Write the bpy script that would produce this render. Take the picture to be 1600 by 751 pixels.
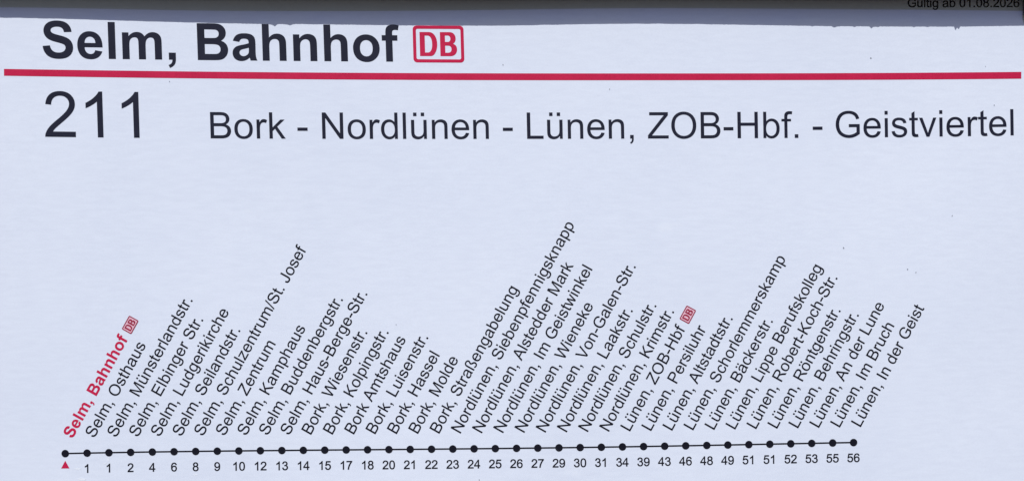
import bpy, bmesh, math, random
import numpy as np
from mathutils import Vector, noise
from mathutils.geometry import delaunay_2d_cdt

random.seed(7)
SC = bpy.context.scene
C = SC.collection
for o in list(bpy.data.objects):
    bpy.data.objects.remove(o)

# ------------------------------------------------------------------ camera, sky, sun, exposure
UNIT = 0.000177            # one layout unit of the printed sheet = 0.177 mm (the sheet is A4 landscape, 1678 units wide)
MIDX, MIDY, HEIGHT = 800.0, 375.5, 1.45
DIST = 0.40
cam = bpy.data.cameras.new('camera')
camo = bpy.data.objects.new('camera', cam)
C.objects.link(camo)
camo.location = (0, -DIST, HEIGHT)
camo.rotation_euler = (math.radians(90), 0, 0)
cam.sensor_width = 36.0
cam.lens = 36.0 * DIST / (1600 * UNIT)
cam.clip_start, cam.clip_end = 0.01, 1000
SC.camera = camo

SUN = Vector((-0.15, -0.75, 0.65)).normalized()      # towards the sun
SUN_STRENGTH, SKY_STRENGTH, EXPOSURE = 3.6, 0.05, -0.075
w = bpy.data.worlds.new('World')
SC.world = w
w.use_nodes = True
nt = w.node_tree
bg = nt.nodes['Background']
sky = nt.nodes.new('ShaderNodeTexSky')
sky.sky_type = 'NISHITA'
sky.sun_disc = False
sky.sun_elevation = math.asin(SUN.z)
sky.sun_rotation = math.atan2(SUN.x, SUN.y)
nt.links.new(sky.outputs[0], bg.inputs[0])
bg.inputs[1].default_value = SKY_STRENGTH
sl = bpy.data.lights.new('sun', 'SUN')
sl.energy = SUN_STRENGTH
sl.angle = math.radians(0.5)
sl.color = (0.97, 0.97, 1.0)
so = bpy.data.objects.new('sun', sl)
C.objects.link(so)
so.location = SUN * 5
so.rotation_euler = SUN.to_track_quat('Z', 'Y').to_euler()
vs = SC.view_settings
vs.view_transform = 'Standard'
vs.look = 'None'
vs.exposure = EXPOSURE
vs.gamma = 1
vs.use_curve_mapping = False

# ------------------------------------------------------------------ materials
def mat(name, rough=0.6, spec=0.3):
    m = bpy.data.materials.new(name)
    m.use_nodes = True
    b = m.node_tree.nodes['Principled BSDF']
    b.inputs['Roughness'].default_value = rough
    b.inputs['Specular IOR Level'].default_value = spec
    return m, m.node_tree, b

def ramp(t, src, stops):
    r = t.nodes.new('ShaderNodeValToRGB')
    e = r.color_ramp.elements
    while len(e) < len(stops):
        e.new(0.5)
    for el, (p, c) in zip(e, stops):
        el.position = p
        el.color = (*c, 1)
    t.links.new(src, r.inputs[0])
    return r.outputs[0]

def noise_tex(t, co, scale, detail=3, stretch=(1, 1, 1), rough=0.5):
    mp = t.nodes.new('ShaderNodeMapping')
    mp.inputs['Scale'].default_value = stretch
    t.links.new(co, mp.inputs['Vector'])
    n = t.nodes.new('ShaderNodeTexNoise')
    n.inputs['Scale'].default_value = scale
    n.inputs['Detail'].default_value = detail
    n.inputs['Roughness'].default_value = rough
    t.links.new(mp.outputs[0], n.inputs['Vector'])
    return n.outputs['Fac']

def mix(t, mode, fac, a, b):
    n = t.nodes.new('ShaderNodeMix')
    n.data_type = 'RGBA'
    n.blend_type = mode
    for sock, v in ((n.inputs[0], fac), (n.inputs[6], a), (n.inputs[7], b)):
        if hasattr(v, 'is_output'):
            t.links.new(v, sock)
        elif isinstance(v, (int, float)):
            sock.default_value = v
        else:
            sock.default_value = (*v, 1)
    return n.outputs[2]

def paper_material():
    m, t, b = mat('white_paper', 0.62, 0.25)
    co = t.nodes.new('ShaderNodeTexCoord').outputs['Object']
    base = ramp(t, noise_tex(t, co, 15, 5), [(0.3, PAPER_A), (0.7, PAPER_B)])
    fibre = ramp(t, noise_tex(t, co, 900, 3, (0.22, 1, 1)), [(0.3, (0.955, 0.955, 0.965)), (0.7, (1, 1, 1))])
    grain = ramp(t, noise_tex(t, co, 2600, 2), [(0.3, (0.965, 0.965, 0.965)), (0.7, (1, 1, 1))])
    c = mix(t, 'MULTIPLY', 1.0, base, fibre)
    c = mix(t, 'MULTIPLY', 1.0, c, grain)
    # faint pale scuffs rubbed into the surface
    sc = ramp(t, noise_tex(t, co, 75, 5, (0.5, 1, 1), 0.65), [(0.66, (0, 0, 0)), (0.76, (1, 1, 1))])
    sg = t.nodes.new('ShaderNodeMath'); sg.operation = 'MULTIPLY'; sg.inputs[1].default_value = 0.35
    t.links.new(sc, sg.inputs[0])
    c = mix(t, 'MIX', sg.outputs[0], c, SCUFF)
    t.links.new(c, b.inputs['Base Color'])
    bp = t.nodes.new('ShaderNodeBump')
    bp.inputs['Strength'].default_value = 0.10
    bp.inputs['Distance'].default_value = 0.00012
    t.links.new(noise_tex(t, co, 700, 4, (0.35, 1, 1)), bp.inputs['Height'])
    t.links.new(bp.outputs[0], b.inputs['Normal'])
    return m

def ink_material(name, a, bcol, rough=0.5):
    m, t, b = mat(name, rough, 0.14)
    co = t.nodes.new('ShaderNodeTexCoord').outputs['Object']
    c = ramp(t, noise_tex(t, co, 120, 4), [(0.3, a), (0.72, bcol)])
    g = ramp(t, noise_tex(t, co, 2200, 2), [(0.25, (0.86, 0.86, 0.86)), (0.6, (1, 1, 1))])
    t.links.new(mix(t, 'MULTIPLY', 1.0, c, g), b.inputs['Base Color'])
    return m

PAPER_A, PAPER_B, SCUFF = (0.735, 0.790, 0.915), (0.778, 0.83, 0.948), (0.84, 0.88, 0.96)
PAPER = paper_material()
INK = ink_material('black_ink', (0.0105, 0.0125, 0.028), (0.0165, 0.0185, 0.039))
FINE_INK = ink_material('fine_black_ink', (0.005, 0.0055, 0.013), (0.009, 0.0095, 0.019))
RED = ink_material('red_ink', (0.54, 0.012, 0.064), (0.60, 0.017, 0.080))
DEEP_RED = ink_material('deep_red_ink', (0.30, 0.012, 0.045), (0.36, 0.018, 0.06))
PINK = ink_material('pink_ink', (0.80, 0.47, 0.57), (0.82, 0.52, 0.62))
DIRT = ink_material('grey_dirt', (0.22, 0.23, 0.28), (0.36, 0.38, 0.44))

def metal_material():
    m, t, b = mat('dark_anodised_metal', 0.45, 0.5)
    co = t.nodes.new('ShaderNodeTexCoord').outputs['Object']
    t.links.new(ramp(t, noise_tex(t, co, 300, 3, (0.05, 1, 1)), [(0.3, (0.022, 0.022, 0.026)), (0.7, (0.045, 0.044, 0.048))]), b.inputs['Base Color'])
    b.inputs['Metallic'].default_value = 0.3
    return m

def panel_material():
    m, t, b = mat('grey_panel', 0.6, 0.3)
    co = t.nodes.new('ShaderNodeTexCoord').outputs['Object']
    t.links.new(ramp(t, noise_tex(t, co, 60, 4), [(0.3, (0.20, 0.21, 0.23)), (0.7, (0.26, 0.27, 0.29))]), b.inputs['Base Color'])
    return m

def shade_strip_material():
    # added unseen strip that casts the bluish shade band; its tint grades that shade
    m = bpy.data.materials.new('smoky_shade_strip')
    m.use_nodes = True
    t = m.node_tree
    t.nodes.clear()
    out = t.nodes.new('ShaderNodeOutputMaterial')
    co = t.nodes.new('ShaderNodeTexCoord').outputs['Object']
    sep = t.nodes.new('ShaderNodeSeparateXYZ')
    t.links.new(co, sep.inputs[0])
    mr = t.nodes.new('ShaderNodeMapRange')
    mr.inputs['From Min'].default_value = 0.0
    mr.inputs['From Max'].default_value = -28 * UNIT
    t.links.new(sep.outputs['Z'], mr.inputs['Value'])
    grad = ramp(t, mr.outputs[0], SHADE_STOPS)
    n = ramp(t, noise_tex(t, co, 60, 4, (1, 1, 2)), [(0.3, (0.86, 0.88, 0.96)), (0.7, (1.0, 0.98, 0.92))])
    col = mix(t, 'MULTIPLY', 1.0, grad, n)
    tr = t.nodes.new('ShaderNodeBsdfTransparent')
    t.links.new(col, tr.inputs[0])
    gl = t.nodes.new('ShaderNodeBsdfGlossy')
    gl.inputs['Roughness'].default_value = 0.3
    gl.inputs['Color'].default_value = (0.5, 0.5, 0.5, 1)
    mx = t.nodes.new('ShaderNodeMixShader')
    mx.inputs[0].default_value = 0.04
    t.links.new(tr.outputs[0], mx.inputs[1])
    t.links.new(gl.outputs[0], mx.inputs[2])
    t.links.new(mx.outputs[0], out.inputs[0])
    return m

SHADE_STOPS = [(0.0, (0.044, 0.050, 0.112)), (0.5, (0.078, 0.092, 0.180)), (1.0, (0.130, 0.142, 0.222))]  # paler downwards: the fade of the shade band is put into the tint
METAL, PANEL, SHADE_STRIP = metal_material(), panel_material(), shade_strip_material()

# ------------------------------------------------------------------ sheet geometry
def bulge(x, z):
    """how far the slightly cockled paper stands off its backing (metres)"""
    return (0.00022 * math.sin(x * 31 + 0.6) + 0.00016 * math.sin(x * 17 - z * 23 + 1.3)
            + 0.00030 * noise.noise(Vector((x * 14, z * 17, 0.3))))

def pt(u, v, lift=0.0):
    """layout units (u right, v down from the top of the print) to the sheet's surface"""
    x = (u - MIDX) * UNIT
    z = HEIGHT + (MIDY - v) * UNIT
    return Vector((x, -bulge(x, z) - lift, z))

def link(name, me, m, parent=None):
    o = bpy.data.objects.new(name, me)
    if m is not None:
        me.materials.append(m)
    C.objects.link(o)
    if parent is not None:
        o.parent = parent
    return o

def from_polys(name, polys, m, parent, lift):
    """polys: list of (verts 2d in layout units, triangles) -> ONE flat printed mesh"""
    verts, faces = [], []
    for vv, tt in polys:
        k = len(verts)
        verts += [pt(u, v, lift) for u, v in vv]
        faces += [tuple(k + i for i in t) for t in tt]
    me = bpy.data.meshes.new(name)
    # the object sits at its own middle, so it can be told apart and moved as a piece
    c = sum(verts, Vector()) / len(verts)
    me.from_pydata([v - c for v in verts], [], faces)
    me.update()
    bm = bmesh.new()
    bm.from_mesh(me)
    for f in bm.faces:
        f.normal_update()
        if f.normal.y > 0:
            f.normal_flip()
    bm.to_mesh(me)
    bm.free()
    o = bpy.data.objects.new(name, me)
    me.materials.append(m)
    C.objects.link(o)
    o.parent = parent
    o.location = c - (WORLD_AT[parent.name] if parent.name in WORLD_AT else Vector())
    WORLD_AT[o.name] = c
    return o

WORLD_AT = {}

# ------------------------------------------------------------------ the two cuts of the sans-serif, as outlines (6400 units per em)
REG = {
'0': "M 266 2259 Q 266 3072 433 3567 Q 600 4063 929 4331 Q 1259 4600 1759 4600 Q 2128 4600 2406 4451 Q 2684 4303 2865 4023 Q 3047 3744 3150 3342 Q 3253 2941 3253 2259 Q 3253 1453 3087 958 Q 2922 463 2592 192 Q 2263 -78 1759 -78 Q 1097 -78 719 397 Q 266 969 266 2259 Z M 844 2259 Q 844 1131 1108 757 Q 1372 384 1759 384 Q 2147 384 2411 759 Q 2675 1134 2675 2259 Q 2675 3391 2411 3762 Q 2147 4134 1753 4134 Q 1366 4134 1134 3806 Q 844 3388 844 2259 Z",
'1': "M 2384 0 L 1822 0 L 1822 3584 Q 1619 3391 1289 3197 Q 959 3003 697 2906 L 697 3450 Q 1169 3672 1522 3987 Q 1875 4303 2022 4600 L 2384 4600 L 2384 0 Z",
'2': "M 3222 541 L 3222 0 L 194 0 Q 188 203 259 391 Q 375 700 629 1000 Q 884 1300 1366 1694 Q 2113 2306 2375 2664 Q 2638 3022 2638 3341 Q 2638 3675 2398 3904 Q 2159 4134 1775 4134 Q 1369 4134 1125 3890 Q 881 3647 878 3216 L 300 3275 Q 359 3922 746 4261 Q 1134 4600 1788 4600 Q 2447 4600 2831 4234 Q 3216 3869 3216 3328 Q 3216 3053 3103 2787 Q 2991 2522 2730 2228 Q 2469 1934 1863 1422 Q 1356 997 1212 845 Q 1069 694 975 541 L 3222 541 Z",
'3': "M 269 1209 L 831 1284 Q 928 806 1161 595 Q 1394 384 1728 384 Q 2125 384 2398 659 Q 2672 934 2672 1341 Q 2672 1728 2419 1979 Q 2166 2231 1775 2231 Q 1616 2231 1378 2169 L 1441 2663 Q 1497 2656 1531 2656 Q 1891 2656 2178 2843 Q 2466 3031 2466 3422 Q 2466 3731 2256 3934 Q 2047 4138 1716 4138 Q 1388 4138 1169 3931 Q 950 3725 888 3313 L 325 3413 Q 428 3978 793 4289 Q 1159 4600 1703 4600 Q 2078 4600 2393 4439 Q 2709 4278 2876 4000 Q 3044 3722 3044 3409 Q 3044 3113 2884 2869 Q 2725 2625 2413 2481 Q 2819 2388 3044 2092 Q 3269 1797 3269 1353 Q 3269 753 2831 336 Q 2394 -81 1725 -81 Q 1122 -81 723 278 Q 325 638 269 1209 Z",
'4': "M 2069 0 L 2069 1097 L 81 1097 L 81 1613 L 2172 4581 L 2631 4581 L 2631 1613 L 3250 1613 L 3250 1097 L 2631 1097 L 2631 0 L 2069 0 Z M 2069 1613 L 2069 3678 L 634 1613 L 2069 1613 Z",
'5': "M 266 1200 L 856 1250 Q 922 819 1161 601 Q 1400 384 1738 384 Q 2144 384 2425 690 Q 2706 997 2706 1503 Q 2706 1984 2436 2262 Q 2166 2541 1728 2541 Q 1456 2541 1237 2417 Q 1019 2294 894 2097 L 366 2166 L 809 4519 L 3088 4519 L 3088 3981 L 1259 3981 L 1013 2750 Q 1425 3038 1878 3038 Q 2478 3038 2890 2622 Q 3303 2206 3303 1553 Q 3303 931 2941 478 Q 2500 -78 1738 -78 Q 1113 -78 717 272 Q 322 622 266 1200 Z",
'6': "M 3184 3459 L 2625 3416 Q 2550 3747 2413 3897 Q 2184 4138 1850 4138 Q 1581 4138 1378 3988 Q 1113 3794 959 3422 Q 806 3050 800 2363 Q 1003 2672 1297 2822 Q 1591 2972 1913 2972 Q 2475 2972 2870 2558 Q 3266 2144 3266 1488 Q 3266 1056 3080 686 Q 2894 316 2569 119 Q 2244 -78 1831 -78 Q 1128 -78 684 439 Q 241 956 241 2144 Q 241 3472 731 4075 Q 1159 4600 1884 4600 Q 2425 4600 2770 4297 Q 3116 3994 3184 3459 Z M 888 1484 Q 888 1194 1011 928 Q 1134 663 1356 523 Q 1578 384 1822 384 Q 2178 384 2434 671 Q 2691 959 2691 1453 Q 2691 1928 2437 2201 Q 2184 2475 1800 2475 Q 1419 2475 1153 2201 Q 888 1928 888 1484 Z",
'7': "M 303 3981 L 303 4522 L 3269 4522 L 3269 4084 Q 2831 3619 2401 2847 Q 1972 2075 1738 1259 Q 1569 684 1522 0 L 944 0 Q 953 541 1156 1306 Q 1359 2072 1739 2783 Q 2119 3494 2547 3981 L 303 3981 Z",
'8': "M 1131 2484 Q 781 2613 612 2850 Q 444 3088 444 3419 Q 444 3919 803 4259 Q 1163 4600 1759 4600 Q 2359 4600 2725 4251 Q 3091 3903 3091 3403 Q 3091 3084 2923 2848 Q 2756 2613 2416 2484 Q 2838 2347 3058 2040 Q 3278 1734 3278 1309 Q 3278 722 2862 322 Q 2447 -78 1769 -78 Q 1091 -78 675 323 Q 259 725 259 1325 Q 259 1772 486 2073 Q 713 2375 1131 2484 Z M 1019 3438 Q 1019 3113 1228 2906 Q 1438 2700 1772 2700 Q 2097 2700 2305 2904 Q 2513 3109 2513 3406 Q 2513 3716 2298 3927 Q 2084 4138 1766 4138 Q 1444 4138 1231 3931 Q 1019 3725 1019 3438 Z M 838 1322 Q 838 1081 952 856 Q 1066 631 1291 507 Q 1516 384 1775 384 Q 2178 384 2440 643 Q 2703 903 2703 1303 Q 2703 1709 2433 1975 Q 2163 2241 1756 2241 Q 1359 2241 1098 1978 Q 838 1716 838 1322 Z",
'9': "M 350 1059 L 891 1109 Q 959 728 1153 556 Q 1347 384 1650 384 Q 1909 384 2104 503 Q 2300 622 2425 820 Q 2550 1019 2634 1356 Q 2719 1694 2719 2044 Q 2719 2081 2716 2156 Q 2547 1888 2255 1720 Q 1963 1553 1622 1553 Q 1053 1553 659 1965 Q 266 2378 266 3053 Q 266 3750 677 4175 Q 1088 4600 1706 4600 Q 2153 4600 2523 4359 Q 2894 4119 3086 3673 Q 3278 3228 3278 2384 Q 3278 1506 3087 986 Q 2897 466 2520 194 Q 2144 -78 1638 -78 Q 1100 -78 759 220 Q 419 519 350 1059 Z M 2653 3081 Q 2653 3566 2395 3850 Q 2138 4134 1775 4134 Q 1400 4134 1122 3828 Q 844 3522 844 3034 Q 844 2597 1108 2323 Q 1372 2050 1759 2050 Q 2150 2050 2401 2323 Q 2653 2597 2653 3081 Z",
'.': "M 581 0 L 581 641 L 1222 641 L 1222 0 L 581 0 Z",
',': "M 569 0 L 569 641 L 1209 641 L 1209 0 Q 1209 -353 1084 -570 Q 959 -788 688 -906 L 531 -666 Q 709 -588 793 -436 Q 878 -284 888 0 L 569 0 Z",
'-': "M 203 1375 L 203 1941 L 1931 1941 L 1931 1375 L 203 1375 Z",
'/': "M 0 -78 L 1328 4659 L 1778 4659 L 453 -78 L 0 -78 Z",
'A': "M -9 0 L 1750 4581 L 2403 4581 L 4278 0 L 3588 0 L 3053 1388 L 1138 1388 L 634 0 L -9 0 Z M 1313 1881 L 2866 1881 L 2388 3150 Q 2169 3728 2063 4100 Q 1975 3659 1816 3225 L 1313 1881 Z",
'B': "M 469 0 L 469 4581 L 2188 4581 Q 2713 4581 3030 4442 Q 3347 4303 3526 4014 Q 3706 3725 3706 3409 Q 3706 3116 3547 2856 Q 3388 2597 3066 2438 Q 3481 2316 3704 2022 Q 3928 1728 3928 1328 Q 3928 1006 3792 729 Q 3656 453 3456 303 Q 3256 153 2954 76 Q 2653 0 2216 0 L 469 0 Z M 1075 2656 L 2066 2656 Q 2469 2656 2644 2709 Q 2875 2778 2992 2937 Q 3109 3097 3109 3338 Q 3109 3566 3000 3739 Q 2891 3913 2687 3977 Q 2484 4041 1991 4041 L 1075 4041 L 1075 2656 Z M 1075 541 L 2216 541 Q 2509 541 2628 563 Q 2838 600 2978 687 Q 3119 775 3209 942 Q 3300 1109 3300 1328 Q 3300 1584 3169 1773 Q 3038 1963 2805 2039 Q 2572 2116 2134 2116 L 1075 2116 L 1075 541 Z",
'E': "M 506 0 L 506 4581 L 3819 4581 L 3819 4041 L 1113 4041 L 1113 2638 L 3647 2638 L 3647 2100 L 1113 2100 L 1113 541 L 3925 541 L 3925 0 L 506 0 Z",
'G': "M 2638 1797 L 2638 2334 L 4578 2338 L 4578 638 Q 4131 281 3656 101 Q 3181 -78 2681 -78 Q 2006 -78 1454 211 Q 903 500 622 1047 Q 341 1594 341 2269 Q 341 2938 620 3517 Q 900 4097 1425 4378 Q 1950 4659 2634 4659 Q 3131 4659 3532 4498 Q 3934 4338 4162 4050 Q 4391 3763 4509 3300 L 3963 3150 Q 3859 3500 3706 3700 Q 3553 3900 3268 4020 Q 2984 4141 2638 4141 Q 2222 4141 1919 4014 Q 1616 3888 1430 3681 Q 1244 3475 1141 3228 Q 966 2803 966 2306 Q 966 1694 1177 1281 Q 1388 869 1791 669 Q 2194 469 2647 469 Q 3041 469 3416 620 Q 3791 772 3984 944 L 3984 1797 L 2638 1797 Z",
'H': "M 513 0 L 513 4581 L 1119 4581 L 1119 2700 L 3500 2700 L 3500 4581 L 4106 4581 L 4106 0 L 3500 0 L 3500 2159 L 1119 2159 L 1119 0 L 513 0 Z",
'I': "M 597 0 L 597 4581 L 1203 4581 L 1203 0 L 597 0 Z",
'J': "M 184 1300 L 731 1375 Q 753 850 928 656 Q 1103 463 1413 463 Q 1641 463 1806 567 Q 1972 672 2034 851 Q 2097 1031 2097 1425 L 2097 4581 L 2703 4581 L 2703 1459 Q 2703 884 2564 568 Q 2425 253 2123 87 Q 1822 -78 1416 -78 Q 813 -78 492 269 Q 172 616 184 1300 Z",
'K': "M 469 0 L 469 4581 L 1075 4581 L 1075 2309 L 3350 4581 L 4172 4581 L 2250 2725 L 4256 0 L 3456 0 L 1825 2319 L 1075 1588 L 1075 0 L 469 0 Z",
'L': "M 469 0 L 469 4581 L 1075 4581 L 1075 541 L 3331 541 L 3331 0 L 469 0 Z",
'M': "M 475 0 L 475 4581 L 1388 4581 L 2472 1338 Q 2622 884 2691 659 Q 2769 909 2934 1394 L 4031 4581 L 4847 4581 L 4847 0 L 4263 0 L 4263 3834 L 2931 0 L 2384 0 L 1059 3900 L 1059 0 L 475 0 Z",
'N': "M 488 0 L 488 4581 L 1109 4581 L 3516 984 L 3516 4581 L 4097 4581 L 4097 0 L 3475 0 L 1069 3600 L 1069 0 L 488 0 Z",
'O': "M 309 2231 Q 309 3372 921 4017 Q 1534 4663 2503 4663 Q 3138 4663 3647 4359 Q 4156 4056 4423 3514 Q 4691 2972 4691 2284 Q 4691 1588 4409 1038 Q 4128 488 3612 205 Q 3097 -78 2500 -78 Q 1853 -78 1343 234 Q 834 547 571 1087 Q 309 1628 309 2231 Z M 934 2222 Q 934 1394 1379 917 Q 1825 441 2497 441 Q 3181 441 3623 922 Q 4066 1403 4066 2288 Q 4066 2847 3877 3264 Q 3688 3681 3323 3911 Q 2959 4141 2506 4141 Q 1863 4141 1398 3698 Q 934 3256 934 2222 Z",
'P': "M 494 0 L 494 4581 L 2222 4581 Q 2678 4581 2919 4538 Q 3256 4481 3484 4323 Q 3713 4166 3852 3881 Q 3991 3597 3991 3256 Q 3991 2672 3619 2267 Q 3247 1863 2275 1863 L 1100 1863 L 1100 0 L 494 0 Z M 1100 2403 L 2284 2403 Q 2872 2403 3119 2622 Q 3366 2841 3366 3238 Q 3366 3525 3220 3729 Q 3075 3934 2838 4000 Q 2684 4041 2272 4041 L 1100 4041 L 1100 2403 Z",
'R': "M 503 0 L 503 4581 L 2534 4581 Q 3147 4581 3465 4457 Q 3784 4334 3975 4021 Q 4166 3709 4166 3331 Q 4166 2844 3850 2509 Q 3534 2175 2875 2084 Q 3116 1969 3241 1856 Q 3506 1613 3744 1247 L 4541 0 L 3778 0 L 3172 953 Q 2906 1366 2734 1584 Q 2563 1803 2427 1890 Q 2291 1978 2150 2013 Q 2047 2034 1813 2034 L 1109 2034 L 1109 0 L 503 0 Z M 1109 2559 L 2413 2559 Q 2828 2559 3062 2645 Q 3297 2731 3419 2920 Q 3541 3109 3541 3331 Q 3541 3656 3305 3865 Q 3069 4075 2559 4075 L 1109 4075 L 1109 2559 Z",
'S': "M 288 1472 L 859 1522 Q 900 1178 1048 958 Q 1197 738 1509 602 Q 1822 466 2213 466 Q 2559 466 2825 569 Q 3091 672 3220 851 Q 3350 1031 3350 1244 Q 3350 1459 3225 1620 Q 3100 1781 2813 1891 Q 2628 1963 1997 2114 Q 1366 2266 1113 2400 Q 784 2572 623 2826 Q 463 3081 463 3397 Q 463 3744 659 4045 Q 856 4347 1234 4503 Q 1613 4659 2075 4659 Q 2584 4659 2973 4495 Q 3363 4331 3572 4012 Q 3781 3694 3797 3291 L 3216 3247 Q 3169 3681 2898 3903 Q 2628 4125 2100 4125 Q 1550 4125 1298 3923 Q 1047 3722 1047 3438 Q 1047 3191 1225 3031 Q 1400 2872 2139 2705 Q 2878 2538 3153 2413 Q 3553 2228 3743 1945 Q 3934 1663 3934 1294 Q 3934 928 3725 604 Q 3516 281 3123 101 Q 2731 -78 2241 -78 Q 1619 -78 1198 103 Q 778 284 539 648 Q 300 1013 288 1472 Z",
'V': "M 1803 0 L 28 4581 L 684 4581 L 1875 1253 Q 2019 853 2116 503 Q 2222 878 2363 1253 L 3600 4581 L 4219 4581 L 2425 0 L 1803 0 Z",
'W': "M 1294 0 L 78 4581 L 700 4581 L 1397 1578 Q 1509 1106 1591 641 Q 1766 1375 1797 1488 L 2669 4581 L 3400 4581 L 4056 2263 Q 4303 1400 4413 641 Q 4500 1075 4641 1638 L 5359 4581 L 5969 4581 L 4713 0 L 4128 0 L 3163 3491 Q 3041 3928 3019 4028 Q 2947 3713 2884 3491 L 1913 0 L 1294 0 Z",
'Z': "M 128 0 L 128 563 L 2475 3497 Q 2725 3809 2950 4041 L 394 4041 L 394 4581 L 3675 4581 L 3675 4041 L 1103 863 L 825 541 L 3750 541 L 3750 0 L 128 0 Z",
'a': "M 2588 409 Q 2275 144 1986 34 Q 1697 -75 1366 -75 Q 819 -75 525 192 Q 231 459 231 875 Q 231 1119 342 1320 Q 453 1522 633 1644 Q 813 1766 1038 1828 Q 1203 1872 1538 1913 Q 2219 1994 2541 2106 Q 2544 2222 2544 2253 Q 2544 2597 2384 2738 Q 2169 2928 1744 2928 Q 1347 2928 1158 2789 Q 969 2650 878 2297 L 328 2372 Q 403 2725 575 2942 Q 747 3159 1072 3276 Q 1397 3394 1825 3394 Q 2250 3394 2515 3294 Q 2781 3194 2906 3042 Q 3031 2891 3081 2659 Q 3109 2516 3109 2141 L 3109 1391 Q 3109 606 3145 398 Q 3181 191 3288 0 L 2700 0 Q 2613 175 2588 409 Z M 2541 1666 Q 2234 1541 1622 1453 Q 1275 1403 1131 1340 Q 988 1278 909 1158 Q 831 1038 831 891 Q 831 666 1001 516 Q 1172 366 1500 366 Q 1825 366 2078 508 Q 2331 650 2450 897 Q 2541 1088 2541 1459 L 2541 1666 Z",
'b': "M 941 0 L 419 0 L 419 4581 L 981 4581 L 981 2947 Q 1338 3394 1891 3394 Q 2197 3394 2470 3270 Q 2744 3147 2920 2923 Q 3097 2700 3197 2384 Q 3297 2069 3297 1709 Q 3297 856 2875 390 Q 2453 -75 1863 -75 Q 1275 -75 941 416 L 941 0 Z M 934 1684 Q 934 1088 1097 822 Q 1363 388 1816 388 Q 2184 388 2453 708 Q 2722 1028 2722 1663 Q 2722 2313 2464 2622 Q 2206 2931 1841 2931 Q 1472 2931 1203 2611 Q 934 2291 934 1684 Z",
'c': "M 2588 1216 L 3141 1144 Q 3050 572 2676 248 Q 2303 -75 1759 -75 Q 1078 -75 664 370 Q 250 816 250 1647 Q 250 2184 428 2587 Q 606 2991 970 3192 Q 1334 3394 1763 3394 Q 2303 3394 2647 3120 Q 2991 2847 3088 2344 L 2541 2259 Q 2463 2594 2264 2762 Q 2066 2931 1784 2931 Q 1359 2931 1093 2626 Q 828 2322 828 1663 Q 828 994 1084 691 Q 1341 388 1753 388 Q 2084 388 2306 591 Q 2528 794 2588 1216 Z",
'd': "M 2575 0 L 2575 419 Q 2259 -75 1647 -75 Q 1250 -75 917 144 Q 584 363 401 755 Q 219 1147 219 1656 Q 219 2153 384 2558 Q 550 2963 881 3178 Q 1213 3394 1622 3394 Q 1922 3394 2156 3267 Q 2391 3141 2538 2938 L 2538 4581 L 3097 4581 L 3097 0 L 2575 0 Z M 797 1656 Q 797 1019 1065 703 Q 1334 388 1700 388 Q 2069 388 2326 689 Q 2584 991 2584 1609 Q 2584 2291 2321 2609 Q 2059 2928 1675 2928 Q 1300 2928 1048 2622 Q 797 2316 797 1656 Z",
'e': "M 2694 1069 L 3275 997 Q 3138 488 2766 206 Q 2394 -75 1816 -75 Q 1088 -75 661 373 Q 234 822 234 1631 Q 234 2469 665 2931 Q 1097 3394 1784 3394 Q 2450 3394 2872 2941 Q 3294 2488 3294 1666 Q 3294 1616 3291 1516 L 816 1516 Q 847 969 1125 678 Q 1403 388 1819 388 Q 2128 388 2347 550 Q 2566 713 2694 1069 Z M 847 1978 L 2700 1978 Q 2663 2397 2488 2606 Q 2219 2931 1791 2931 Q 1403 2931 1139 2672 Q 875 2413 847 1978 Z",
'f': "M 556 0 L 556 2881 L 59 2881 L 59 3319 L 556 3319 L 556 3672 Q 556 4006 616 4169 Q 697 4388 901 4523 Q 1106 4659 1475 4659 Q 1713 4659 2000 4603 L 1916 4113 Q 1741 4144 1584 4144 Q 1328 4144 1222 4034 Q 1116 3925 1116 3625 L 1116 3319 L 1763 3319 L 1763 2881 L 1116 2881 L 1116 0 L 556 0 Z",
'g': "M 319 -275 L 866 -356 Q 900 -609 1056 -725 Q 1266 -881 1628 -881 Q 2019 -881 2231 -725 Q 2444 -569 2519 -288 Q 2563 -116 2559 434 Q 2191 0 1641 0 Q 956 0 581 494 Q 206 988 206 1678 Q 206 2153 378 2554 Q 550 2956 876 3175 Q 1203 3394 1644 3394 Q 2231 3394 2613 2919 L 2613 3319 L 3131 3319 L 3131 450 Q 3131 -325 2973 -648 Q 2816 -972 2473 -1159 Q 2131 -1347 1631 -1347 Q 1038 -1347 672 -1080 Q 306 -813 319 -275 Z M 784 1719 Q 784 1066 1043 766 Q 1303 466 1694 466 Q 2081 466 2343 764 Q 2606 1063 2606 1700 Q 2606 2309 2336 2618 Q 2066 2928 1684 2928 Q 1309 2928 1046 2623 Q 784 2319 784 1719 Z",
'h': "M 422 0 L 422 4581 L 984 4581 L 984 2938 Q 1378 3394 1978 3394 Q 2347 3394 2619 3248 Q 2891 3103 3008 2847 Q 3125 2591 3125 2103 L 3125 0 L 2563 0 L 2563 2103 Q 2563 2525 2380 2717 Q 2197 2909 1863 2909 Q 1613 2909 1392 2779 Q 1172 2650 1078 2428 Q 984 2206 984 1816 L 984 0 L 422 0 Z",
'i': "M 425 3934 L 425 4581 L 988 4581 L 988 3934 L 425 3934 Z M 425 0 L 425 3319 L 988 3319 L 988 0 L 425 0 Z",
'k': "M 425 0 L 425 4581 L 988 4581 L 988 1969 L 2319 3319 L 3047 3319 L 1778 2088 L 3175 0 L 2481 0 L 1384 1697 L 988 1316 L 988 0 L 425 0 Z",
'l': "M 409 0 L 409 4581 L 972 4581 L 972 0 L 409 0 Z",
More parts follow.
